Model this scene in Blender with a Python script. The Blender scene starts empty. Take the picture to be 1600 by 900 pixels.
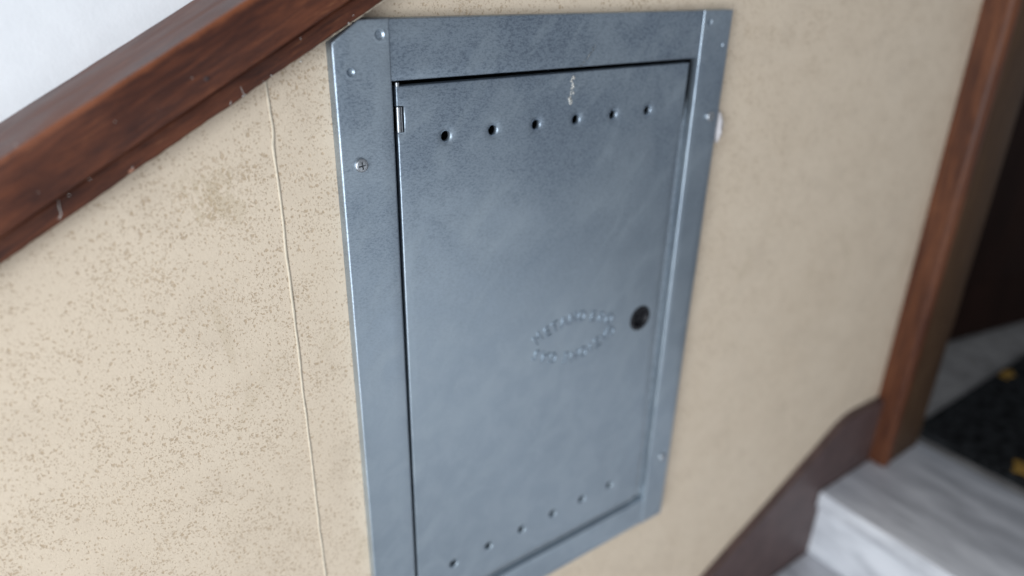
import bpy, bmesh, math, random
from mathutils import Vector, Matrix, noise
from mathutils.geometry import delaunay_2d_cdt

random.seed(7)
S = bpy.context.scene
C = S.collection

# ------------------------------------------------------------------ camera
F_PX = 1094.13
YAW, PITCH, ROLL = 0.62551, -0.434588, 0.0245926
CAM = Vector((-0.181698, -0.458835, 0.035337))


def cam_axes():
    cy, sy, cp, sp = math.cos(YAW), math.sin(YAW), math.cos(PITCH), math.sin(PITCH)
    fwd = Vector((sy * cp, cy * cp, sp))
    right = Vector((cy, -sy, 0))
    up = right.cross(fwd)
    cr, sr = math.cos(ROLL), math.sin(ROLL)
    return right * cr + up * sr, up * cr - right * sr, fwd


_r, _u, _w = cam_axes()
cd = bpy.data.cameras.new('camera')
cam = bpy.data.objects.new('camera', cd)
C.objects.link(cam)
cam.matrix_world = Matrix(((_r.x, _u.x, -_w.x, CAM.x), (_r.y, _u.y, -_w.y, CAM.y),
                           (_r.z, _u.z, -_w.z, CAM.z), (0, 0, 0, 1)))
cd.sensor_width = 36.0
cd.lens = F_PX / 1600 * 36.0
cd.clip_start = 0.02
cd.clip_end = 50
cd.dof.use_dof = True
cd.dof.focus_distance = 0.512
cd.dof.aperture_fstop = 2.2
S.camera = cam

# ------------------------------------------------------------------ light
W = bpy.data.worlds.new('World')
S.world = W
W.use_nodes = True
bg = W.node_tree.nodes['Background']
bg.inputs['Color'].default_value = (0.83, 0.895, 1.0, 1)
bg.inputs['Strength'].default_value = 0.34


def area(name, loc, target, sx, sy, power, color):
    l = bpy.data.lights.new(name, 'AREA')
    l.shape = 'RECTANGLE'
    l.size, l.size_y = sx, sy
    l.energy = power
    l.color = color
    o = bpy.data.objects.new(name, l)
    o.location = loc
    d = Vector(target) - Vector(loc)
    o.rotation_euler = d.to_track_quat('-Z', 'Y').to_euler()
    C.objects.link(o)
    return o


area('daylight_opening', (-1.75, -1.15, -0.25), (0.2, 0.0, -0.3), 1.3, 1.9, 64, (0.87, 0.935, 1.0))
area('added_fill_low', (0.62, -1.35, -0.95), (0.1, 0.0, -0.35), 1.0, 0.7, 2.6, (0.86, 0.93, 1.0))  # added soft fill, lifts the steel door from low in front; no known source

S.view_settings.view_transform = 'Standard'
S.view_settings.look = 'None'
S.view_settings.exposure = 0.0
S.view_settings.gamma = 1.0
S.render.engine = 'CYCLES'
S.cycles.use_denoising = True
S.cycles.max_bounces = 8


# ------------------------------------------------------------------ helpers
class NT:
    """small node-tree helper"""

    def __init__(self, name):
        self.m = bpy.data.materials.new(name)
        self.m.use_nodes = True
        self.t = self.m.node_tree
        self.b = self.t.nodes['Principled BSDF']

    def n(self, kind, **kw):
        nd = self.t.nodes.new(kind)
        for k, v in kw.items():
            if k in ('operation', 'blend_type', 'data_type', 'feature', 'distance', 'wave_type',
                     'bands_direction', 'noise_dimensions', 'voronoi_dimensions', 'clamp', 'interpolation_type'):
                setattr(nd, k, v)
            else:
                key = int(k[1:]) if k[0] == 'i' and k[1:].isdigit() else k.replace('_', ' ')
                if isinstance(v, bpy.types.NodeSocket):
                    self.t.links.new(v, nd.inputs[key])
                else:
                    nd.inputs[key].default_value = v
        return nd

    def coord(self, scale=(1, 1, 1), rot=(0, 0, 0), loc=(0, 0, 0)):
        tc = self.t.nodes.new('ShaderNodeTexCoord')
        mp = self.t.nodes.new('ShaderNodeMapping')
        mp.inputs['Scale'].default_value = scale
        mp.inputs['Rotation'].default_value = rot
        mp.inputs['Location'].default_value = loc
        self.t.links.new(tc.outputs['Object'], mp.inputs['Vector'])
        return mp.outputs[0]

    def noise(self, vec, scale, detail=4, rough=0.55, dist=0.0, out='Fac'):
        nd = self.n('ShaderNodeTexNoise', Vector=vec, Scale=scale, Detail=detail, Roughness=rough, Distortion=dist)
        return nd.outputs[out]

    def vor(self, vec, scale, feature='F1', rnd=1.0):
        nd = self.n('ShaderNodeTexVoronoi', feature=feature, Vector=vec, Scale=scale, Randomness=rnd)
        return nd

    def math(self, op, a, b=0.0, c=0.0, clamp=False):
        nd = self.t.nodes.new('ShaderNodeMath')
        nd.operation = op
        nd.use_clamp = clamp
        for i, v in enumerate((a, b, c)):
            if isinstance(v, bpy.types.NodeSocket):
                self.t.links.new(v, nd.inputs[i])
            else:
                nd.inputs[i].default_value = v
        return nd.outputs[0]

    def ramp(self, v, lo, hi, a=0.0, b=1.0):
        nd = self.t.nodes.new('ShaderNodeMapRange')
        nd.interpolation_type = 'SMOOTHSTEP'
        self.t.links.new(v, nd.inputs[0])
        for i, q in zip((1, 2, 3, 4), (lo, hi, a, b)):
            if isinstance(q, bpy.types.NodeSocket):
                self.t.links.new(q, nd.inputs[i])
            else:
                nd.inputs[i].default_value = q
        return nd.outputs[0]

    def mix(self, f, a, b, mode='MIX'):
        nd = self.t.nodes.new('ShaderNodeMix')
        nd.data_type = 'RGBA'
        nd.blend_type = mode
        for i, v in ((0, f), (6, a), (7, b)):
            if isinstance(v, bpy.types.NodeSocket):
                self.t.links.new(v, nd.inputs[i])
            elif i == 0:
                nd.inputs[0].default_value = v
            else:
                nd.inputs[i].default_value = (*v, 1)
        return nd.outputs[2]

    def set(self, **kw):
        for k, v in kw.items():
            key = k.replace('_', ' ')
            if isinstance(v, bpy.types.NodeSocket):
                self.t.links.new(v, self.b.inputs[key])
            elif isinstance(v, tuple):
                self.b.inputs[key].default_value = (*v, 1)
            else:
                self.b.inputs[key].default_value = v

    def bump(self, h, strength=0.3, dist=0.001):
        nd = self.n('ShaderNodeBump', Height=h, Strength=strength, Distance=dist)
        self.t.links.new(nd.outputs[0], self.b.inputs['Normal'])


def link(name, me, mat=None, parent=None, smooth=False):
    o = bpy.data.objects.new(name, me)
    C.objects.link(o)
    if mat is not None:
        me.materials.append(mat)
    if parent is not None:
        o.parent = parent
    if smooth:
        for p in me.polygons:
            p.use_smooth = True
    return o


def from_bm(name, bm, mat=None, parent=None, smooth=False, angle=None):
    me = bpy.data.meshes.new(name)
    bmesh.ops.recalc_face_normals(bm, faces=bm.faces)
    bm.to_mesh(me)
    bm.free()
    o = link(name, me, mat, parent, smooth)
    if angle is not None:
        me.set_sharp_from_angle(angle=math.radians(angle))
    return o


def tag(o, label=None, cat=None, group=None, kind=None):
    for k, v in (('label', label), ('category', cat), ('group', group), ('kind', kind)):
        if v:
            o[k] = v
    return o


def empty(name, loc=(0, 0, 0)):
    o = bpy.data.objects.new(name, None)
    o.location = loc
    o.empty_display_size = 0.05
    C.objects.link(o)
    return o


def box(bm, x0, x1, y0, y1, z0, z1):
    v = [bm.verts.new((x, y, z)) for x in (x0, x1) for y in (y0, y1) for z in (z0, z1)]
    for f in ((0, 1, 3, 2), (4, 6, 7, 5), (0, 4, 5, 1), (2, 3, 7, 6), (0, 2, 6, 4), (1, 5, 7, 3)):
        bm.faces.new([v[i] for i in f])


def bevel(bm, w, seg=2, edges=None):
    bmesh.ops.bevel(bm, geom=list(edges if edges is not None else bm.edges), offset=w, segments=seg,
                    affect='EDGES', profile=0.5)


def tube(bm, pts, rad, n=8, flat=1.0):
    rings = []
    for i, p in enumerate(pts):
        p = Vector(p)
        a = Vector(pts[max(0, i - 1)])
        b = Vector(pts[min(len(pts) - 1, i + 1)])
        t = (b - a).normalized()
        s = t.cross(Vector((0, 1, 0)))
        if s.length < 1e-4:
            s = t.cross(Vector((1, 0, 0)))
        s.normalize()
        q = s.cross(t).normalized()
        r = rad[i] if isinstance(rad, (list, tuple)) else rad
        rings.append([bm.verts.new(p + s * r * math.cos(2 * math.pi * k / n) + q * r * flat * math.sin(2 * math.pi * k / n))
                      for k in range(n)])
    for a, b in zip(rings, rings[1:]):
        for k in range(n):
            bm.faces.new((a[k], a[(k + 1) % n], b[(k + 1) % n], b[k]))
    bm.faces.new(rings[0])
    bm.faces.new(rings[-1][::-1])


def lathe(bm, prof, cx, cz, y0=0.0, n=28):
    """profile of (radius, y) spun about the y axis through (cx, cz)"""
    prev = None
    for r, y in prof:
        if r < 1e-7:
            ring = [bm.verts.new((cx, y0 + y, cz))]
        else:
            ring = [bm.verts.new((cx + r * math.cos(2 * math.pi * k / n), y0 + y, cz + r * math.sin(2 * math.pi * k / n)))
                    for k in range(n)]
        if prev is not None:
            for k in range(n):
                k2 = (k + 1) % n
                if len(prev) == 1 and len(ring) > 1:
                    bm.faces.new((prev[0], ring[k], ring[k2]))
                elif len(ring) == 1 and len(prev) > 1:
                    bm.faces.new((prev[k], ring[0], prev[k2]))
                elif len(ring) > 1:
                    bm.faces.new((prev[k], ring[k], ring[k2], prev[k2]))
        prev = ring


def inside(poly, x, z):
    c = False
    j = len(poly) - 1
    for i in range(len(poly)):
        xi, zi = poly[i]
        xj, zj = poly[j]
        if (zi > z) != (zj > z) and x < (xj - xi) * (z - zi) / (zj - zi) + xi:
            c = not c
        j = i
    return c


def offset_poly(poly, d):
    """outward mitre offset of a counter-clockwise polygon"""
    n = len(poly)
    out = []
    for i in range(n):
        p0, p1, p2 = Vector(poly[i - 1]), Vector(poly[i]), Vector(poly[(i + 1) % n])
        e1, e2 = (p1 - p0).normalized(), (p2 - p1).normalized()
        n1, n2 = Vector((e1.y, -e1.x)), Vector((e2.y, -e2.x))
        m = (n1 + n2)
        m = m / max(0.2, m.length_squared) * 2
        out.append((p1.x + m.x * d, p1.y + m.y * d))
    return out


def densify(poly, step):
    out = []
    n = len(poly)
    for i in range(n):
        a, b = Vector(poly[i]), Vector(poly[(i + 1) % n])
        k = max(1, int((b - a).length / step))
        for j in range(k):
            q = a.lerp(b, j / k)
            out.append((q.x, q.y))
    return out


def plate(outline, holes=(), y0=0.0, r=0.0012, depth=0.009, step=0.01, warp=None, nh=24):
    """Sheet-metal plate facing -y: outline (x,z) counter-clockwise seen from -y; rounded folded edge going
    back by depth. holes: (cx, cz, [(radius, depth)...outer first], closed)."""
    bm = bmesh.new()
    wf = warp or (lambda x, z: 0.0)
    inner = densify(offset_poly(outline, -r), step)
    coords = [Vector(p) for p in inner]
    edges = [(i, (i + 1) % len(inner)) for i in range(len(inner))]
    hole_idx = []
    for cx, cz, prof, closed in holes:
        R = prof[0][0]
        s = len(coords)
        for k in range(nh):
            a = 2 * math.pi * k / nh
            coords.append(Vector((cx + R * math.cos(a), cz + R * math.sin(a))))
        edges += [(s + k, s + (k + 1) % nh) for k in range(nh)]
        hole_idx.append((s, nh))
    xs = [p[0] for p in inner]
    zs = [p[1] for p in inner]
    nx = int((max(xs) - min(xs)) / step)
    nz = int((max(zs) - min(zs)) / step)
    for i in range(1, nx):
        for j in range(1, nz):
            x = min(xs) + (max(xs) - min(xs)) * i / nx
            z = min(zs) + (max(zs) - min(zs)) * j / nz
            if not inside(inner, x, z):
                continue
            if min((Vector(p) - Vector((x, z))).length for p in inner) < step * 0.4:
                continue
            if any(math.hypot(x - h[0], z - h[1]) < h[2][0][0] + step * 0.25 for h in holes):
                continue
            coords.append(Vector((x, z)))
    vo, eo, fo, ov, oe, of = delaunay_2d_cdt(coords, edges, [], 0, 1e-7)
    remap = {}
    for k, lst in enumerate(ov):
        for q in lst:
            remap[q] = k
    bv = [bm.verts.new((p.x, y0 + wf(p.x, p.y), p.y)) for p in vo]
    for f in fo:
        cx = sum(vo[i].x for i in f) / len(f)
        cz = sum(vo[i].y for i in f) / len(f)
        if not inside(inner, cx, cz):
            continue
        if any(math.hypot(cx - h[0], cz - h[1]) < h[2][0][0] * 0.97 for h in holes):
            continue
        try:
            bm.faces.new([bv[i] for i in f])
        except ValueError:
            pass
    # folded rim
    ring = [bv[remap[i]] for i in range(len(inner))]
    steps = [(r * math.sin(a), r * (1 - math.cos(a))) for a in (math.radians(q) for q in (30, 60, 90))]
    steps.append((r, depth))
    base = offset_poly(outline, -r)
    for off, dep in steps:
        po = densify_like(base, offset_poly(base, off), step)
        nr = [bm.verts.new((p[0], y0 + wf(*inner[i]) * (1 if dep < depth else 0) + dep, p[1])) for i, p in enumerate(po)]
        for i in range(len(ring)):
            j = (i + 1) % len(ring)
            bm.faces.new((ring[i], ring[j], nr[j], nr[i]))
        ring = nr
    # hole flanks
    for (s, n), (cx, cz, prof, closed) in zip(hole_idx, holes):
        ring = [bv[remap[s + k]] for k in range(n)]
        wy = wf(cx, cz)
        for R, dep in prof[1:]:
            if R < 1e-7:
                v = bm.verts.new((cx, y0 + wy + dep, cz))
                for k in range(n):
                    bm.faces.new((ring[k], ring[(k + 1) % n], v))
                ring = None
                break
            nr = [bm.verts.new((cx + R * math.cos(2 * math.pi * k / n), y0 + wy + dep, cz + R * math.sin(2 * math.pi * k / n)))
                  for k in range(n)]
            for k in range(n):
                k2 = (k + 1) % n
                bm.faces.new((ring[k], ring[k2], nr[k2], nr[k]))
            ring = nr
        if ring is not None and closed:
            bm.faces.new(ring)
    return bm


def densify_like(base, target, step):
    out = []
    n = len(base)
    for i in range(n):
        a, b = Vector(base[i]), Vector(base[(i + 1) % n])
        k = max(1, int((b - a).length / step))
        ta, tb = Vector(target[i]), Vector(target[(i + 1) % n])
        for j in range(k):
            q = ta.lerp(tb, j / k)
            out.append((q.x, q.y))
    return out


def fbm(x, y, z=0.0):
    return noise.fractal(Vector((x, y, z)), 1.0, 2.0, 3)


# ------------------------------------------------------------------ materials
def mat_steel(name, seed=0.0, k=1.0, rough=0.0):
    m = NT(name)
    v = m.coord(loc=(seed, seed * 0.7, seed * 1.3))
    cloud = m.noise(v, 9, 3, 0.55, 0.4)
    cloud2 = m.noise(v, 38, 4, 0.6, 0.6)
    fine = m.noise(v, 900, 3, 0.7)
    grain = m.noise(m.coord(scale=(0.7, 1, 1.25), loc=(seed, 0, 0)), 560, 4, 0.8, 0.5)
    # fine darker oxide net, patchy and stronger near the top of the sheet
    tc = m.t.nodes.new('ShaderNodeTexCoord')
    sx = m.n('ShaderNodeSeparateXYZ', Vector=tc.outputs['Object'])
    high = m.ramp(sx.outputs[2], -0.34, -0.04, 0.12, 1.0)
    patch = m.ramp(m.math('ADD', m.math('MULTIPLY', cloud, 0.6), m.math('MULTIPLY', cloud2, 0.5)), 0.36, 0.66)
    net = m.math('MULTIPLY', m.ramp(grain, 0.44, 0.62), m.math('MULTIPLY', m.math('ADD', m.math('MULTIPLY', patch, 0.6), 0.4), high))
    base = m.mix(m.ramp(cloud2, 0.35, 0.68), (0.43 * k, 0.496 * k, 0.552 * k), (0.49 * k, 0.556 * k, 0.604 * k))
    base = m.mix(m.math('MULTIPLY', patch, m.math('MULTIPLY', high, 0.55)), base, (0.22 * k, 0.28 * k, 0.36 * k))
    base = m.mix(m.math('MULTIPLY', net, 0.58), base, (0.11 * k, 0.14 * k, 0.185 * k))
    base = m.mix(m.ramp(m.noise(v, 70, 5, 0.7), 0.66, 0.74, 0, 0.35), base, (0.5, 0.55, 0.6))
    # hand-wiping streaks running diagonally, and a few dark scuffs
    wv = m.n('ShaderNodeMapping', Vector=m.coord(rot=(0, 0.85, 0), loc=(seed, 0, 0)), Scale=(0.5, 1, 1.7)).outputs[0]
    wipe = m.noise(wv, 26, 4, 0.62, 0.3)
    base = m.mix(m.ramp(wipe, 0.48, 0.70, 0, 0.34), base, (0.52 * k, 0.59 * k, 0.63 * k))
    scuff = m.ramp(m.noise(m.coord(scale=(1.6, 1, 0.6), loc=(seed + 2, 0, 1)), 42, 5, 0.75, 1.0), 0.69, 0.78, 0, 0.6)
    base = m.mix(scuff, base, (0.12, 0.14, 0.17))
    m.set(Base_Color=base, Metallic=0.92,
          Roughness=m.ramp(m.math('ADD', m.math('MULTIPLY', m.math('ADD', m.math('MULTIPLY', wipe, 0.6), m.math('MULTIPLY', cloud2, 0.4)), 0.6), m.math('MULTIPLY', fine, 0.4)), 0.3, 0.7, 0.40 + rough, 0.52 + rough))
    peel = m.noise(m.coord(scale=(0.6, 1, 1.5)), 330, 2, 0.5)
    m.bump(m.math('ADD', m.math('MULTIPLY', peel, 0.8), m.math('MULTIPLY', fine, 0.2)), 0.26, 0.0006)
    return m.m


def mat_speckled():
    m = NT('speckled_paint')
    v0 = m.coord()
    wob = m.n('ShaderNodeTexNoise', Vector=v0, Scale=420, Detail=2).outputs['Color']
    vec = m.n('ShaderNodeMix', data_type='VECTOR', i0=0.0035, i4=v0, i5=wob).outputs[1]
    wob2 = m.n('ShaderNodeTexNoise', Vector=v0, Scale=60, Detail=2).outputs['Color']
    vec = m.n('ShaderNodeMix', data_type='VECTOR', i0=0.004, i4=vec, i5=wob2).outputs[1]
    dens = m.noise(m.coord(rot=(0, 0.55, 0), scale=(1, 1, 1.9)), 14, 3, 0.6, 0.5)
    fine_d = m.noise(v0, 60, 2, 0.5)
    d = m.math('ADD', m.math('MULTIPLY', dens, 0.75), m.math('MULTIPLY', fine_d, 0.35))
    d = m.ramp(d, 0.26, 0.80, 0.20, 0.85)
    # the spray gathered and ran in one place left of the seam
    tcw = m.t.nodes.new('ShaderNodeTexCoord')
    sp0 = m.n('ShaderNodeSeparateXYZ', Vector=tcw.outputs['Object'])
    ru = m.math('DIVIDE', m.math('SUBTRACT', sp0.outputs[0], -0.083), 0.030)
    rv = m.math('DIVIDE', m.math('SUBTRACT', sp0.outputs[2], -0.108), 0.028)
    rd = m.math('SQRT', m.math('ADD', m.math('MULTIPLY', ru, ru), m.math('MULTIPLY', rv, rv)))
    run = m.ramp(rd, 0.1, 1.5, 1.0, 0.0)
    d = m.math('ADD', d, m.math('MULTIPLY', run, 0.45))

    def spots(scale, rmax, keep):
        vo = m.vor(vec, scale)
        rc = m.n('ShaderNodeSeparateColor', Color=vo.outputs['Color'])
        on = m.math('GREATER_THAN', m.math('ADD', d, keep), rc.outputs[1])
        rad = m.math('MULTIPLY', m.math('ADD', m.math('MULTIPLY', m.math('POWER', rc.outputs[0], 1.6), 0.8), 0.22),
                     m.math('MULTIPLY', rmax, m.math('ADD', m.math('MULTIPLY', d, 0.6), 0.6)))
        s = m.math('SUBTRACT', rad, vo.outputs['Distance'])
        return m.math('MULTIPLY', m.ramp(s, -0.02, 0.14), on)

    a = spots(390, 0.55, 0.15)
    b = spots(720, 0.58, 0.26)
    c = spots(290, 0.44, -0.14)
    sp = m.math('MAXIMUM', a, m.math('MAXIMUM', m.math('MULTIPLY', b, 0.8), c))
    base = m.mix(m.noise(v0, 7, 3), (0.70, 0.568, 0.424), (0.745, 0.618, 0.474))
    base = m.mix(m.ramp(m.noise(v0, 500, 2), 0.3, 0.8, 0, 0.10), base, (0.45, 0.38, 0.28))
    base = m.mix(m.ramp(m.noise(v0, 16, 5, 0.65, 0.5), 0.48, 0.72, 0, 0.22), base, (0.50, 0.40, 0.30))
    spotc = m.mix(m.ramp(m.noise(v0, 30, 2), 0.35, 0.65), (0.545, 0.415, 0.285), (0.48, 0.36, 0.243))
    col = m.mix(m.math('MULTIPLY', sp, m.ramp(m.noise(v0, 160, 2), 0.25, 0.6, 0.45, 0.95)), base, spotc)
    # yellowish runs where the spray gathered
    st = m.ramp(m.noise(m.coord(scale=(1.6, 1, 0.7), loc=(.3, 0, .2)), 11, 5, 0.65, 0.8), 0.62, 0.74, 0, 0.22)
    st = m.math('MAXIMUM', st, m.math('MULTIPLY', m.ramp(m.math('ADD', m.noise(m.coord(scale=(1.9, 1, 0.55)), 85, 5, 0.65, 0.5), m.math('MULTIPLY', run, 0.16)), 0.62, 0.68), m.math('MULTIPLY', run, 0.38)))
    col = m.mix(st, col, (0.47, 0.37, 0.235))
    m.set(Base_Color=col, Roughness=0.62)
    m.b.inputs['Specular IOR Level'].default_value = 0.25
    h = m.math('SUBTRACT', m.math('MULTIPLY', m.noise(v0, 480, 3, 0.6), 0.5), m.math('MULTIPLY', sp, 0.45))
    m.bump(h, 0.45, 0.0008)
    return m.m


def mat_wood(name, dark, mid, hi, rough=0.38, axis='X', bumpk=0.35, scale=1.0, arris=None, spec=0.40):
    m = NT(name)
    sc = {'X': (0.11, 1, 1), 'Z': (1, 1, 0.06)}[axis]
    v = m.coord(scale=sc)
    v0 = m.coord()
    g = m.noise(v, 260 * scale, 6, 0.68, 0.6)
    g2 = m.noise(v, 520 * scale, 4, 0.7, 0.2)
    blot = m.noise(m.coord(scale=(0.35, 1, 1) if axis == 'X' else (1, 1, .35)), 26 * scale, 4, 0.6, 0.8)
    f = m.math('ADD', m.math('MULTIPLY', g, 0.55), m.math('ADD', m.math('MULTIPLY', g2, 0.25), m.math('MULTIPLY', blot, 0.35)))
    col = m.mix(m.ramp(f, 0.42, 0.72), dark, mid)
    col = m.mix(m.math('MULTIPLY', m.ramp(g2, 0.55, 0.78), m.ramp(blot, 0.40, 0.7)), col, hi)
    pores = m.ramp(m.noise(m.coord(scale=(0.09, 1, 1) if axis == 'X' else (1, 1, .09)), 900 * scale, 2, 0.6), 0.60, 0.74, 0, 0.6)
    col = m.mix(pores, col, tuple(q * 0.45 for q in dark))
    # wear: sparse pale scuffs
    sc1 = m.ramp(m.noise(v0, 70 * scale, 5, 0.8, 0.3), 0.70, 0.80, 0, 0.30)
    col = m.mix(sc1, col, (0.28, 0.17, 0.10))
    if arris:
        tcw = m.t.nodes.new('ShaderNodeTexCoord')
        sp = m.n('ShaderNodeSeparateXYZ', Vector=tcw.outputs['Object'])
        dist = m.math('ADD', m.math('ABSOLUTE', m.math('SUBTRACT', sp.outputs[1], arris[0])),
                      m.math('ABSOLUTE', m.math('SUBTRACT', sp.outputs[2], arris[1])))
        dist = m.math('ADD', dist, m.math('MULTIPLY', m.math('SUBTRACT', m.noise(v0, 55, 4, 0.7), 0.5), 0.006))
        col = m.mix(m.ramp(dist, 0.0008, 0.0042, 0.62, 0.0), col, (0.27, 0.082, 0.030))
    m.set(Base_Color=col, Roughness=m.ramp(blot, 0.3, 0.7, rough - 0.07, rough + 0.10))
    m.b.inputs['Specular IOR Level'].default_value = spec
    m.bump(m.math('SUBTRACT', m.math('ADD', g, m.math('MULTIPLY', g2, 0.5)), pores), bumpk, 0.0006)
    return m.m


def mat_plain(name, col, rough=0.6, metal=0.0, var=0.12, scale=60, bumpk=0.1, spec=0.4):
    m = NT(name)
    v = m.coord()
    f = m.noise(v, scale, 4, 0.6)
    c2 = tuple(max(0, q * (1 - var * 2)) for q in col)
    c3 = tuple(min(1, q * (1 + var)) for q in col)
    m.set(Base_Color=m.mix(m.ramp(f, 0.3, 0.7), c2, c3), Roughness=rough, Metallic=metal)
    m.b.inputs['Specular IOR Level'].default_value = spec
    m.bump(m.noise(v, scale * 6, 3), bumpk, 0.001)
    return m.m


def mat_marble():
    m = NT('grey_marble')
    v = m.coord(scale=(1, 0.22, 0.6), rot=(0, 0, 0.30))
    f = m.noise(v, 16, 5, 0.6, 1.2)
    f2 = m.noise(v, 55, 4, 0.6, 0.6)
    s = m.math('ADD', m.math('MULTIPLY', f, 0.75), m.math('MULTIPLY', f2, 0.3))
    col = m.mix(m.ramp(s, 0.38, 0.68), (0.44, 0.45, 0.48), (0.74, 0.75, 0.78))
    m.set(Base_Color=col, Roughness=0.35)
    return m.m


def mat_white():
    m = NT('white_plaster')
    v = m.coord()
    big = m.noise(v, 60, 4, 0.6)
    fine = m.noise(v, 420, 3, 0.6)
    m.set(Base_Color=m.mix(m.ramp(big, 0.3, 0.7), (0.86, 0.87, 0.88), (0.89, 0.90, 0.91)), Roughness=0.8)
    m.bump(m.math('ADD', m.math('MULTIPLY', big, 0.8), m.math('MULTIPLY', fine, 0.3)), 0.20, 0.002)
    return m.m


STEEL = mat_steel('galvanised_steel', 0.0)
STEEL_STILE = mat_steel('galvanised_steel_stile', 3.7)
STEEL_SCREW = mat_plain('zinc_screw', (0.50, 0.52, 0.54), 0.42, 0.95, 0.15, 900, 0.05)
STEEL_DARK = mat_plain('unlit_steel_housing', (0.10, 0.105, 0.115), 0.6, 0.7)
SPECK = mat_speckled()
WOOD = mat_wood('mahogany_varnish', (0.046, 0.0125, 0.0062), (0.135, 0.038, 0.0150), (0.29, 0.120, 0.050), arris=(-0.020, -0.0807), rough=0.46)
WOOD_CHIP = mat_plain('bare_wood_chip', (0.36, 0.17, 0.11), 0.8)
WOOD_FRAME = mat_wood('door_frame_wood', (0.055, 0.019, 0.011), (0.150, 0.052, 0.022), (0.24, 0.105, 0.05), 0.42, 'Z', 0.25, 0.5, spec=0.25)
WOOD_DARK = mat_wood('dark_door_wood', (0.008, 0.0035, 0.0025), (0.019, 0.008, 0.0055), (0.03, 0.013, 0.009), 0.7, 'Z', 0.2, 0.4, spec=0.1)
SKIRT = mat_plain('brown_gloss_paint', (0.092, 0.055, 0.050), 0.5, 0, 0.12, 30, 0.1, 0.5)
MARBLE = mat_marble()
WHITE = mat_white()
PAINTFLECK = mat_plain('white_paint', (0.70, 0.68, 0.63), 0.7)
CAULK = mat_plain('cream_paint_edge', (0.55, 0.47, 0.36), 0.7)
PLASTER = mat_plain('filler_plaster', (0.74, 0.70, 0.70), 0.85, 0, 0.1, 300, 0.6)
GLUE = mat_plain('dried_glue', (0.62, 0.60, 0.55), 0.35, 0, 0.3, 700, 0.5, 0.5)
BLACK = mat_plain('black_plastic', (0.012, 0.012, 0.014), 0.45)
MATM = mat_plain('black_coir_mat', (0.016, 0.017, 0.018), 0.95, 0, 0.6, 60, 1.0, 0.1)
YELLOW = mat_plain('yellow_mat_pile', (0.30, 0.175, 0.04), 0.9, 0, 0.2, 120, 0.8, 0.1)
FLOOR = mat_plain('hall_floor_stone', (0.26, 0.25, 0.24), 0.6, 0, 0.15, 20, 0.1, 0.3)

# ------------------------------------------------------------------ setting
WALL_Y = 0.010
TAN = 0.5565
TH = math.atan(TAN)
CS, SN = math.cos(TH), math.sin(TH)
K0 = CAM.z - TAN * CAM.x          # z of the slope line through the camera at x = 0


def slope_z(n, x):
    """z at x of the line lying n (perpendicular metres) below the camera's own slope line"""
    return K0 - n / CS + TAN * x


# speckled lower wall, boxed out in front of the white wall, with the opening for the cabinet
N_TOP = 0.110


def wall_mesh():
    bm = bmesh.new()
    x0, x1, zb = -1.3, 0.975, -1.55
    out = [(x0, zb), (x1, zb), (x1, slope_z(N_TOP, x1)), (x0, slope_z(N_TOP, x0))]
    hole = [(0.022, -0.598), (0.378, -0.598), (0.378, -0.022), (0.022, -0.022)]
    co = [Vector(p) for p in out + hole]
    ed = [(i, (i + 1) % 4) for i in range(4)] + [(4 + i, 4 + (i + 1) % 4) for i in range(4)]
    vo, eo, fo, ov, oe, of = delaunay_2d_cdt(co, ed, [], 0, 1e-7)
    bv = [bm.verts.new((p.x, WALL_Y, p.y)) for p in vo]
    bk = [bm.verts.new((p.x, 0.069, p.y)) for p in vo]
    for f in fo:
        cx = sum(vo[i].x for i in f) / 3
        cz = sum(vo[i].y for i in f) / 3
        if inside(hole, cx, cz) or not inside(out, cx, cz):
            continue
        bm.faces.new([bv[i] for i in f])
        bm.faces.new([bk[i] for i in reversed(f)])
    rm = {q: k for k, l in enumerate(ov) for q in l}
    for a, b in ed:
        bm.faces.new((bv[rm[a]], bv[rm[b]], bk[rm[b]], bk[rm[a]]))
    return bm


wall = from_bm('speckled_wall', wall_mesh(), SPECK)
tag(wall, 'cream wall with brown speckles below the sloping wooden rail, steel cabinet set in it', 'wall')

# vertical raised paint seam left of the cabinet
bm = bmesh.new()
pts, rr = [], []
for i in range(150):
    z = 0.04 - i * 0.0066
    w = 0.0006 * fbm(z * 28, 3.1) + 0.0006 * fbm(z * 9, 8.4)
    if -0.075 < z < -0.062:
        w += 0.0006
    pts.append((-0.0420 + w - 0.0012 * (i / 150), WALL_Y + 0.0001, z))
    rr.append(0.00105 + 0.00030 * fbm(z * 60, 1.7))
tube(bm, pts, rr, 8, 0.75)
seam = from_bm('paint_seam', bm, mat_plain('cream_paint_ridge', (0.66, 0.57, 0.44), 0.55, 0, 0.06, 200, 0.1, 0.3), wall, True)
seam['label'] = 'thin wavy raised ridge of cream paint'

# filler lump beside the cabinet
bm = bmesh.new()
bmesh.ops.create_icosphere(bm, subdivisions=3, radius=1)
for v in bm.verts:
    k = 1 + 0.35 * fbm(v.co.x * 2, v.co.y * 2, v.co.z * 3)
    v.co = Vector((v.co.x * 0.0040 * k, v.co.y * 0.0060 * k, v.co.z * 0.0165 * k))
    v.co.x += v.co.z * -0.08
fl = from_bm('filler_patch', bm, PLASTER, wall, True)
fl.location = (0.4085, WALL_Y - 0.003, -0.112)
fl['label'] = 'white lump of filler at the right edge of the cabinet'

# pencil-like scratch low on the wall
bm = bmesh.new()
pts = [(-0.232 + 0.006 * i, WALL_Y + 0.0001, -0.368 + 0.0018 * i + 0.0006 * fbm(i * .4, 2)) for i in range(16)]
tube(bm, pts, 0.00022, 5, 0.5)
from_bm('scratch', bm, mat_plain('grey_scratch', (0.36, 0.31, 0.25), 0.7), wall, True)

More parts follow.
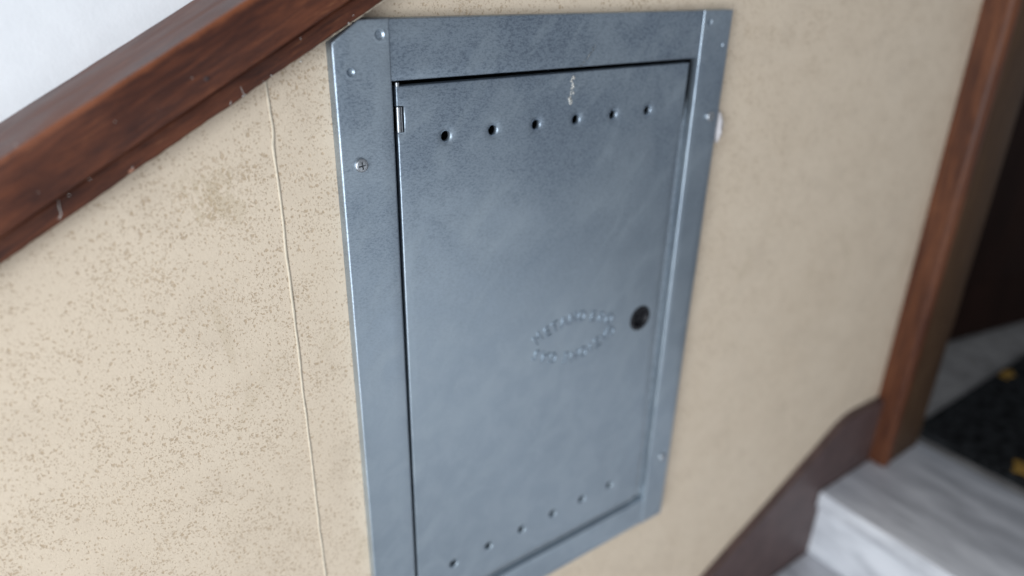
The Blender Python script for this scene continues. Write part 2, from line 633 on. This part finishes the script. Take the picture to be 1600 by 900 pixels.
# white upper wall, set back behind the rail
Y_WHITE = 0.0718
bm = bmesh.new()
quad = [(-1.6, slope_z(0.115, -1.6)), (1.2, slope_z(0.115, 1.2)), (1.2, 1.5), (-1.6, 1.5)]
f = [bm.verts.new((x, Y_WHITE, z)) for x, z in quad]
b = [bm.verts.new((x, 0.2, z)) for x, z in quad]
bm.faces.new(f)
bm.faces.new(b[::-1])
for i in range(4):
    bm.faces.new((f[i], f[(i + 1) % 4], b[(i + 1) % 4], b[i]))
ww = from_bm('white_wall', bm, WHITE)
tag(ww, 'rough white plastered wall above the sloping wooden rail', 'wall')

# ------------------------------------------------------------------ wooden rail (local x along the slope, local z up from camera line)
rail = empty('wooden_rail')
rail.matrix_world = Matrix.Translation((0, 0, K0)) @ Matrix.Rotation(-TH, 4, 'Y')
tag(rail, 'dark reddish brown varnished rail sloping along the wall over the cabinet', 'wooden rail')
L0, L1 = -1.5, 1.3


def extrude_profile(prof, l0, l1, step=0.012, jit=None):
    """closed profile of (y, z) swept along local x"""
    bm = bmesh.new()
    n = max(2, int((l1 - l0) / step))
    rings = []
    for i in range(n + 1):
        x = l0 + (l1 - l0) * i / n
        ring = []
        for k, (y, z) in enumerate(prof):
            dy = dz = 0
            if jit:
                dy, dz = jit(x, k)
            ring.append(bm.verts.new((x, y + dy, z + dz)))
        rings.append(ring)
    m = len(prof)
    for a, b in zip(rings, rings[1:]):
        for k in range(m):
            bm.faces.new((a[k], a[(k + 1) % m], b[(k + 1) % m], b[k]))
    bm.faces.new(rings[0])
    bm.faces.new(rings[-1][::-1])
    return bm


def arc(cy, cz, r, a0, a1, n=4):
    return [(cy + r * math.cos(math.radians(a0 + (a1 - a0) * i / n)), cz + r * math.sin(math.radians(a0 + (a1 - a0) * i / n)))
            for i in range(n + 1)]


NE, NS, NM = 0.0807, 0.1118, 0.1272
YB, YM = -0.020, -0.0065
r = 0.0022
prof = [(0.0712, -NE)] + arc(YB + r, -NE - r, r, 90, 180) + arc(YB + 0.0008, -NS + 0.0008, 0.0008, 180, 270, 2) + [(0.0712, -NS)]
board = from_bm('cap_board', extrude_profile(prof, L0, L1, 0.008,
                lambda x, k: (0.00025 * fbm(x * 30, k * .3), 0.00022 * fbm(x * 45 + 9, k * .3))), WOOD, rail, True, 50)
r = 0.0030
prof = [(0.0098, -NS - 0.0003), (YM + 0.0045, -NS - 0.0003), (YM + 0.0040, -NS - 0.0022)] + \
    arc(YM + 0.0022, -NS - 0.0050, 0.0022, 110, 180, 3) + arc(YM + 0.0026, -NM + 0.0026, 0.0026, 180, 255, 3) + [(0.0098, -NM - 0.0001)]
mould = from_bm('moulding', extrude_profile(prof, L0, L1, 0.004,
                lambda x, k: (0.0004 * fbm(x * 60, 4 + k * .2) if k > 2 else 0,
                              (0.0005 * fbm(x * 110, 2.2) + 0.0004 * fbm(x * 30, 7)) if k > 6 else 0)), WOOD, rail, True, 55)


def on_rail(x, n, y):
    return (x, y, -n)


def pix_rail(px, py, Y):
    """local rail coordinates of the photo point (px, py) on the plane y = Y (used once, to place marks)"""
    d = _w + _r * ((px - 800) / F_PX) - _u * ((py - 450) / F_PX)
    p = CAM + d * ((Y - CAM.y) / d.y)
    q = Matrix.Rotation(TH, 4, 'Y') @ (p - Vector((0, 0, K0)))
    return q


# pale paint flecks, a nail hole, cracks and a chip
bm = bmesh.new()
flecks = [(246, 172, .0004), (108, 305, .0003), (60, 300, .0002), (412, 128, .0003), (300, 122, .00025),
          (24, 226, .0003), (180, 190, .00025), (470, 60, .0003), (395, 98, .00022), (140, 280, .00025)]
for px, py, s in flecks:
    q = pix_rail(px, py, YB)
    bmesh.ops.create_icosphere(bm, subdivisions=1, radius=1, matrix=Matrix.Translation((q.x, YB, q.z)) @ Matrix.Diagonal((s * 1.3, s * .4, s, 1)))
for px, py, s in [(470, 96, .0006), (380, 150, .0005), (424, 118, .0004), (207, 262, .0004), (545, 36, .0005), (552, 24, .0004)]:
    q = pix_rail(px, py, YM)
    bmesh.ops.create_icosphere(bm, subdivisions=1, radius=1, matrix=Matrix.Translation((q.x, YM, q.z)) @ Matrix.Diagonal((s * 1.8, s * .6, s * .8, 1)))
fk = from_bm('paint_flecks', bm, PAINTFLECK, rail, True)
fk['kind'] = 'stuff'

for pl, y in (([(91, 313), (93, 326), (96, 334), (92, 342)], YM - .0002), ([(376, 135), (379, 144), (384, 149)], YM), ([(361, 158), (360, 164)], YM)):
    bm = bmesh.new()
    pts = [(pix_rail(px, py, y).x, y, pix_rail(px, py, y).z) for px, py in pl]
    tube(bm, pts, 0.00020, 6)
    from_bm('crack', bm, PAINTFLECK, rail, True)
q = pix_rail(323, 123, YB)
bm = bmesh.new()
bmesh.ops.create_icosphere(bm, subdivisions=2, radius=1, matrix=Matrix.Translation((q.x, YB, q.z)) @ Matrix.Diagonal((.0016, .0004, .0014, 1)))
from_bm('filled_nail_hole', bm, mat_plain('dark_filler', (0.05, 0.03, 0.028), 0.8), rail, True)
q = pix_rail(206, 266, YM)
bm = bmesh.new()
bmesh.ops.create_icosphere(bm, subdivisions=2, radius=1, matrix=Matrix.Translation((q.x, YM + .0004, q.z)) @ Matrix.Diagonal((.0024, .0007, .0011, 1)))
from_bm('chip', bm, WOOD_CHIP, rail, True)
# chipped white paint line along the lower edge near the cabinet
bm = bmesh.new()
a, b = pix_rail(500, 72, YM), pix_rail(606, -6, YM)
pts = [(a.x + (b.x - a.x) * i / 40, YM + .0012, -NM - 0.0001 + 0.0004 * fbm(i * .5, 5)) for i in range(41)]
tube(bm, pts, [max(0.00008, 0.00032 + 0.0003 * fbm(i * .6, 9)) for i in range(41)], 6)
from_bm('paint_edge', bm, CAULK, rail, True)

# ------------------------------------------------------------------ gas meter cabinet
cab = empty('gas_meter_cabinet')
tag(cab, 'blue grey galvanised steel cabinet with vented door set into the speckled wall', 'meter cabinet')
PW, PH = 0.400, 0.616


def dish(cx, cz, R=0.0036, d=0.0016):
    return (cx, cz, [(R * 1.9, 0.0), (R * 1.6, 0.0), (R * 1.3, 0.0), (R * 1.08, -0.0002), (R * .92, 0.0001), (R * .7, d * .8), (R * .5, d), (1e-9, d)], True)


wl = lambda x, z: 0.00035 * fbm(x * 14, z * 9, 1.0)
so = [(0, -PH), (0.0420, -PH), (0.0424, 0), (0.0192, 0), (0, -0.0144)]
stile_l = from_bm('stile', plate(so, [dish(.0345, -.0105), dish(.0120, -.0336, .0028)], 0.0, 0.0018, 0.0098, 0.008, wl), STEEL_STILE, cab, True, 60)
so = [(0.3637, -PH), (PW, -PH), (PW, 0), (0.3600, 0)]
stile_r = from_bm('stile', plate(so, [dish(.3685, -.0105), dish(.3895, -.0315, .0028)], 0.0, 0.0015, 0.0098, 0.008,
                  lambda x, z: 0.0003 * fbm(x * 14 + 5, z * 9, 4.0)), STEEL_STILE, cab, True, 60)
so = [(0.012, -0.0420), (0.388, -0.0420), (0.388, -0.0003), (0.012 + .0192, -0.0003), (0.0165, -0.008)]
from_bm('rail', plate(so, [], 0.0011, 0.0014, 0.0085, 0.008, lambda x, z: 0.00035 * fbm(x * 12 + 2, z * 9, 7.0)), STEEL, cab, True, 60)
so = [(0.012, -PH + .0003), (0.388, -PH + .0003), (0.388, -0.5760), (0.012, -0.5760)]
from_bm('rail', plate(so, [], 0.0011, 0.0014, 0.0085, 0.008, lambda x, z: 0.0003 * fbm(x * 12 + 9, z * 9, 7.0)), STEEL, cab, True, 60)


# screws (pan head, cross recess)
def make_screw():
    bm = bmesh.new()
    R = 0.0050
    prof = [(R, 0.0006), (R, -0.0016), (R * .95, -0.0023), (R * .80, -0.0028), (R * .62, -0.0030)]
    lathe(bm, prof, 0, 0, 0, 28)
    # recessed cross: a cross-shaped pit closing the top
    top = [v for v in bm.verts if abs(math.hypot(v.co.x, v.co.z) - R * .62) < 1e-5]
    top.sort(key=lambda v: math.atan2(v.co.z, v.co.x))
    n = len(top)
    ins = []
    for v in top:
        a = math.atan2(v.co.z, v.co.x)
        arm = max(abs(math.cos(a - .5)), abs(math.sin(a - .5)))
        rr = R * (0.56 if arm > 0.955 else 0.20)
        ins.append(bm.verts.new((rr * math.cos(a), -0.0030, rr * math.sin(a))))
    pit = [bm.verts.new((v.co.x * .6, -0.0004, v.co.z * .6)) for v in ins]
    for k in range(n):
        k2 = (k + 1) % n
        bm.faces.new((top[k], top[k2], ins[k2], ins[k]))
        bm.faces.new((ins[k], ins[k2], pit[k2], pit[k]))
    bm.faces.new(pit)
    me = bpy.data.meshes.new('screw')
    bmesh.ops.recalc_face_normals(bm, faces=bm.faces)
    bm.to_mesh(me)
    bm.free()
    me.materials.append(STEEL_SCREW)
    for p in me.polygons:
        p.use_smooth = True
    me.set_sharp_from_angle(angle=math.radians(40))
    return me


screw_me = make_screw()
for par, x, z, a in ((stile_l, .0147, -.0974, .3), (stile_r, .3862, -.0985, 1.0), (stile_l, .0147, -.5180, .8), (stile_r, .3862, -.5180, .1)):
    o = bpy.data.objects.new('screw', screw_me)
    C.objects.link(o)
    o.parent = par
    o.location = (x, 0, z)
    o.rotation_euler = (0, a, 0)

# dark folded housing behind the front
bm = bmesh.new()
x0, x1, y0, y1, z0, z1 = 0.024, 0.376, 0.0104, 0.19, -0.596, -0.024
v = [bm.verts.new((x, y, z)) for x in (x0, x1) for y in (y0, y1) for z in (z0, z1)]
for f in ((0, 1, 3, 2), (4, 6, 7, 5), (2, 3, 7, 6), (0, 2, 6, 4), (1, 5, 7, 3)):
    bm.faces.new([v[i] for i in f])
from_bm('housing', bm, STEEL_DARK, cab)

# door stops seen in the gap on the lock side and along the foot
bm = bmesh.new()
fr = [bm.verts.new((x, 0.0092, z)) for x, z in ((0.3545, -0.574), (0.3632, -0.574), (0.3632, -0.060), (0.3545, -0.125))]
bk = [bm.verts.new((v.co.x, 0.0102, v.co.z)) for v in fr]
bm.faces.new(fr)
bm.faces.new(bk[::-1])
for i in range(4):
    bm.faces.new((fr[i], fr[(i + 1) % 4], bk[(i + 1) % 4], bk[i]))
STOP = mat_plain('dull_steel', (0.40, 0.43, 0.46), 0.55, 0.6, 0.12, 200, 0.1)
from_bm('door_stop', bm, STOP, cab)
bm = bmesh.new()
box(bm, 0.050, 0.3535, 0.0088, 0.0100, -0.5755, -0.552)
from_bm('door_stop', bm, STOP, cab)

# door
DY = 0.0015
DX0, DZ0, DZ1 = 0.0456, -0.5635, -0.0456
do = [(DX0, DZ0), (0.3470, DZ0), (0.3490, DZ1), (DX0 + .0055, DZ1), (DX0 + .0055, DZ1 - .0004), (DX0, DZ1 - .0004),
      (DX0, -0.0597), (0.0510, -0.0597), (0.0510, -0.0783), (DX0, -0.0783)]
do = [(DX0, DZ0), (0.3470, DZ0), (0.3490, DZ1), (DX0, DZ1), (DX0, -0.0597), (0.0512, -0.0597), (0.0512, -0.0783), (DX0, -0.0783)]
hp = [(0.0125, 0.0), (0.0105, 0.0), (0.0088, 0.00003), (0.0074, 0.00016), (0.0062, 0.00040), (0.0053, 0.00072), (0.0046, 0.00115), (0.0041, 0.0016), (0.0040, 0.0050)]
hpb = [(0.0125, 0.0), (0.0105, 0.0), (0.0080, 0.00003), (0.0066, 0.00010), (0.0058, 0.00022), (0.0052, 0.00040), (0.0048, 0.0007), (0.0046, 0.0012), (0.0045, 0.0055)]
holes = []
for i in range(6):
    holes.append((0.0859 + 0.0429 * i + .0002, -0.0853, hp, False))
    holes.append((0.0859 + 0.0429 * i + .0002, -0.5234, hpb, False))
KX, KZ = 0.3203, -0.3060
holes.append((KX, KZ, [(0.0170, 0.0), (0.0150, 0.0), (0.0136, 0.0), (0.0134, 0.0004), (0.0133, 0.0012), (0.0133, 0.006)], False))
door = from_bm('door', plate(do, holes, DY, 0.0014, 0.0075, 0.008,
               lambda x, z: 0.00022 * fbm(x * 5, z * 4, 2.0)), STEEL, cab, True, 60)

# lock barrel: dark plastic with a triangular key stub
bm = bmesh.new()
lathe(bm, [(0.0131, 0.006), (0.0131, 0.0004), (0.0143, 0.0003), (0.0143, -0.0004), (0.0136, -0.0008), (0.0105, -0.0009), (0.0098, 0.0002), (0.0092, 0.0046), (1e-9, 0.0046)], KX, KZ, DY, 36)
lk = from_bm('lock', bm, BLACK, door, True, 40)
bm = bmesh.new()
tv = [bm.verts.new((KX + .0036 * math.cos(a), DY + y, KZ + .0036 * math.sin(a))) for y in (.0036, .0010) for a in (1.57, 3.66, 5.76)]
bm.faces.new(tv[3:])
for k in range(3):
    bm.faces.new((tv[k], tv[(k + 1) % 3], tv[3 + (k + 1) % 3], tv[3 + k]))
tr = from_bm('key_stub', bm, BLACK, door)

# hinge on the left edge: knuckle in the notch and a pin stub at the top corner
bm = bmesh.new()
tube(bm, [(0.0470, DY + .0012, -0.0601), (0.0470, DY + .0012, -0.0779)], 0.0017, 12)
from_bm('hinge_knuckle', bm, STEEL_SCREW, door, True, 50)
bm = bmesh.new()
box(bm, 0.0488, 0.0494, DY - .0002, DY + .004, -0.0779, -0.0601)
from_bm('hinge_leaf', bm, STEEL_SCREW, door)
bm = bmesh.new()
tube(bm, [(0.0474, DY + .002, -0.0462), (0.0474, DY + .002, -0.0432)], 0.0016, 12)
from_bm('hinge_pin', bm, STEEL_SCREW, door, True, 50)

# dried drip of glue under the top rail
bm = bmesh.new()
rnd = random.Random(4)
for i in range(60):
    t = i / 59
    if rnd.random() < 0.35:
        continue
    z = -0.0485 - 0.0205 * t
    x = 0.2065 + 0.0008 * math.sin(t * 5) + rnd.gauss(0, 0.0010) * (1.5 - t) + 0.002 * max(0, .35 - t) * rnd.random() * 4
    s = rnd.uniform(0.00025, 0.00075) * (1.35 if t > .85 else 1)
    bmesh.ops.create_icosphere(bm, subdivisions=1, radius=1, matrix=Matrix.Translation((x, DY - .0003, z)) @ Matrix.Diagonal((s * 1.2, s * .8, s * 2.0, 1)))
for i in range(15):
    a = rnd.uniform(0, 6.28)
    s = rnd.uniform(0.0004, 0.0007)
    bmesh.ops.create_icosphere(bm, subdivisions=1, radius=1, matrix=Matrix.Translation((.2066 + .0013 * math.cos(a), DY - .0003, -.0690 + .0024 * math.sin(a))) @ Matrix.Diagonal((s, s * .6, s * 1.2, 1)))
dp = from_bm('glue_drip', bm, GLUE, door, True)
dp['label'] = 'pale dried glue run below the top edge'
# a smear of the same glue on the rail above, with dark grime beside it
rails = [o for o in cab.children if o.name.startswith('rail')]
bm = bmesh.new()
for i in range(22):
    t = i / 21
    s = rnd.uniform(0.0002, 0.00055)
    bmesh.ops.create_icosphere(bm, subdivisions=1, radius=1, matrix=Matrix.Translation((.2150 + .0150 * t + rnd.gauss(0, .0006), .0008, -.0405 + .0150 * t ** 1.3 + rnd.gauss(0, .0006))) @ Matrix.Diagonal((s, s * .5, s * 1.4, 1)))
from_bm('glue_smear', bm, mat_plain('grimy_glue', (0.30, 0.30, 0.29), 0.5, 0, 0.4, 900, 0.5), rails[0], True)

# embossed ring of lettering
dg_letters = {}


def letter_mesh(ch):
    if ch in dg_letters:
        return dg_letters[ch]
    cu = bpy.data.curves.new('letter', 'FONT')
    cu.body = ch
    cu.size = 0.0168
    cu.align_x = 'CENTER'
    cu.align_y = 'CENTER'
    cu.extrude = 0.0002
    cu.bevel_depth = 0.0007
    cu.bevel_resolution = 3
    cu.offset = -0.0004
    cu.resolution_u = 4
    o = bpy.data.objects.new('letter', cu)
    C.objects.link(o)
    bpy.context.view_layer.update()
    me = bpy.data.meshes.new_from_object(o.evaluated_get(bpy.context.evaluated_depsgraph_get()))
    bpy.data.objects.remove(o)
    bpy.data.curves.remove(cu)
    for v in me.vertices:
        v.co.x *= 0.80
        v.co.z *= 0.85
    me.name = 'embossed_letter'
    me.materials.clear()
    me.materials.append(STEEL)
    for p in me.polygons:
        p.use_smooth = True
    dg_letters[ch] = me
    return me


EX, EZ = 0.2298, -0.3018
ring = [('M', .183, -.2899), ('E', .1945, -.2863), ('T', .2035, -.2832), ('A', .2140, -.2812), ('N', .2254, -.2802), ('O', .2366, -.2808),
        ('E', .2520, -.2850), ('R', .2630, -.2890), ('O', .2742, -.2945),
        ('G', .2785, -.3080), ('A', .2700, -.3136), ('Z', .2606, -.3173), ('I', .2520, -.3202), ('O', .2420, -.3220), ('N', .2300, -.3226), ('E', .2190, -.3212),
        ('G', .2030, -.3170), ('A', .1918, -.3122), ('S', .1815, -.3070)]
for i, (ch, x, z) in enumerate(ring):
    o = bpy.data.objects.new('embossed_letter', letter_mesh(ch))
    C.objects.link(o)
    o.parent = door
    t = math.radians(38) * (x - EX) / 0.05
    bottom = i >= 9
    ang = (math.pi - t) if bottom else t        # rotation about +y (clockwise seen from the front)
    # letter lies in local xy facing +z: stand it up facing -y, then roll in the wall plane
    o.matrix_local = Matrix.Translation((x, DY - 0.0001, z)) @ Matrix.Rotation(ang, 4, 'Y') @ Matrix.Rotation(math.pi / 2, 4, 'X')

# ------------------------------------------------------------------ skirting, steps, doorway at the right
Z1 = -0.778
RISE, RUN = 0.145, 0.262
bm = bmesh.new()
top = [(-0.9, -0.7780 + 0.545 * (-0.9 - .600)), (0.600, -0.7780), (0.676, -0.7380), (0.7737, -0.6835), (0.828, -0.6520), (0.848, -0.6440), (0.872, -0.6410), (0.90, -0.6425), (1.0, -0.6480)]
bot = [(1.0, -0.95), (0.7, -1.15), (-0.9, -2.0)]
pl = top + bot
fr = [bm.verts.new((x, -0.002, z)) for x, z in pl]
bk = [bm.verts.new((x, 0.0097, z)) for x, z in pl]
bm.faces.new(fr)
bm.faces.new(bk[::-1])
for i in range(len(pl)):
    j = (i + 1) % len(pl)
    bm.faces.new((fr[i], fr[j], bk[j], bk[i]))
bmesh.ops.bevel(bm, geom=[e for e in bm.edges if all(abs(v.co.y + .002) < 1e-6 for v in e.verts)], offset=0.002, segments=2, affect='EDGES')
sk = from_bm('skirting_board', bm, SKIRT, None, True, 35)
tag(sk, 'purplish brown painted skirting sloping down along the foot of the speckled wall', 'skirting')

steps = [('top marble step with pale nosing beneath the wooden door post', 0.810, 1.098, Z1),
         ('lower marble step showing at the bottom edge below the pale nosing', 0.82 - RUN, 0.826, Z1 - RISE),
         ('third marble step down beside the sloping skirting', 0.82 - 2 * RUN, 0.836 - RUN, Z1 - 2 * RISE)]
for label, xa, xb, z in steps:
    e = empty('marble_step', (xa, -0.6, z - RISE))
    tag(e, label, 'step', 'marble steps of the stair')
    bm = bmesh.new()
    box(bm, 0, xb - xa, -0.7, 0.5978, RISE - 0.034, RISE)
    bevel(bm, 0.004, 3)
    from_bm('tread', bm, MARBLE, e, True, 40)
    bm = bmesh.new()
    box(bm, 0.014, 0.034, -0.7, 0.5975, -0.0005, RISE - 0.0343)
    from_bm('riser', bm, MARBLE, e)

bm = bmesh.new()
box(bm, 1.100, 3.2, -1.3, 0.8, Z1 - 0.06, Z1 - 0.002)
fl = from_bm('hall_floor', bm, FLOOR)
tag(fl, kind='structure')

# door post (slightly out of plumb)
post = empty('door_frame', (0.966, 0, Z1))
tag(post, 'reddish brown wooden door frame post standing at the end of the wall', 'door frame')
lean = -0.0415


def leaned(bm):
    for v in bm.verts:
        v.co.x += lean * v.co.z


prof = [(0.0, 0.14), (0.0, -0.022)] + [(0.010 - 0.010 * math.cos(math.radians(a)), -0.022 - 0.010 * math.sin(math.radians(a))) for a in (20, 40, 60, 80)] + \
    [(0.0105, -0.0322), (0.0150, -0.0322), (0.0150, 0.14)]
bm = bmesh.new()
rings = []
for i in range(30):
    z = 0.0003 + i * 0.06
    rings.append([bm.verts.new((x, y, z)) for x, y in prof])
for a, b in zip(rings, rings[1:]):
    for k in range(len(prof)):
        k2 = (k + 1) % len(prof)
        bm.faces.new((a[k], a[k2], b[k2], b[k]))
bm.faces.new(rings[0])
bm.faces.new(rings[-1][::-1])
leaned(bm)
from_bm('casing', bm, WOOD_FRAME, post, True, 50)
bm = bmesh.new()
box(bm, 0.0153, 0.120, -0.0305, 0.14, 0.0003, 1.75)
bevel(bm, 0.003, 2)
leaned(bm)
from_bm('jamb', bm, mat_wood('jamb_wood', (0.045, 0.023, 0.012), (0.085, 0.047, 0.025), (0.12, 0.07, 0.038), 0.6, 'Z', 0.2, 0.5, spec=0.15), post, True, 40)

# dark open door leaf inside
ang = math.atan2(-0.057, 0.287)
leaf = empty('wooden_door', (1.30, 0.178, Z1))
leaf.rotation_euler = (0, 0, ang)
tag(leaf, 'dark brown panelled wooden door standing open in the dim hallway', 'door')
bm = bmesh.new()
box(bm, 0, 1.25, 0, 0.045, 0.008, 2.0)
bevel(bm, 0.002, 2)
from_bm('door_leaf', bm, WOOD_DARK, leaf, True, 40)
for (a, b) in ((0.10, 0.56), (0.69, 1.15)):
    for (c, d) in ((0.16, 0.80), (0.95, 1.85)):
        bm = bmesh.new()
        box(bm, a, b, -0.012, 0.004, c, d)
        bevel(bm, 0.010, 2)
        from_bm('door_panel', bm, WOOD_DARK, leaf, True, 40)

# door mat
mt = empty('doormat', (1.115, 0, Z1))
tag(mt, 'black doormat with yellow motifs lying in the doorway', 'doormat')
bm = bmesh.new()
bmesh.ops.create_grid(bm, x_segments=46, y_segments=40, size=0.5)
for v in bm.verts:
    x, y = v.co.x + .5, v.co.y + .5
    v.co = Vector((0.004 + x * 0.56, -0.004 - y * 0.80, 0.012 + 0.0022 * noise.noise(Vector((x * 40, y * 55, 0)))))
ex = bmesh.ops.extrude_face_region(bm, geom=bm.faces[:])
for v in [g for g in ex['geom'] if isinstance(g, bmesh.types.BMVert)]:
    v.co.z = -0.0015
from_bm('pile', bm, MATM, mt, True, 50)


def blob(name, pts, z, mat, par):
    bm = bmesh.new()
    f = [bm.verts.new((x, y, z)) for x, y in pts]
    g = [bm.verts.new((x, y, z - .006)) for x, y in pts]
    bm.faces.new(f)
    for i in range(len(pts)):
        j = (i + 1) % len(pts)
        bm.faces.new((f[i], f[j], g[j], g[i]))
    return from_bm(name, bm, mat, par)


for cx, cy, rx, ry in ((0.045, -0.185, 0.022, 0.020), (0.375, -0.020, 0.020, 0.010), (0.05, -.52, .036, .03), (.40, -.70, .05, .03)):
    pts = []
    for k in range(40):
        a = 2 * math.pi * k / 40
        q = 1 + 0.28 * math.cos(5 * a)
        pts.append((cx + rx * q * math.cos(a), cy + ry * q * math.sin(a)))
    blob('yellow_motif', pts, 0.0156, YELLOW, mt)
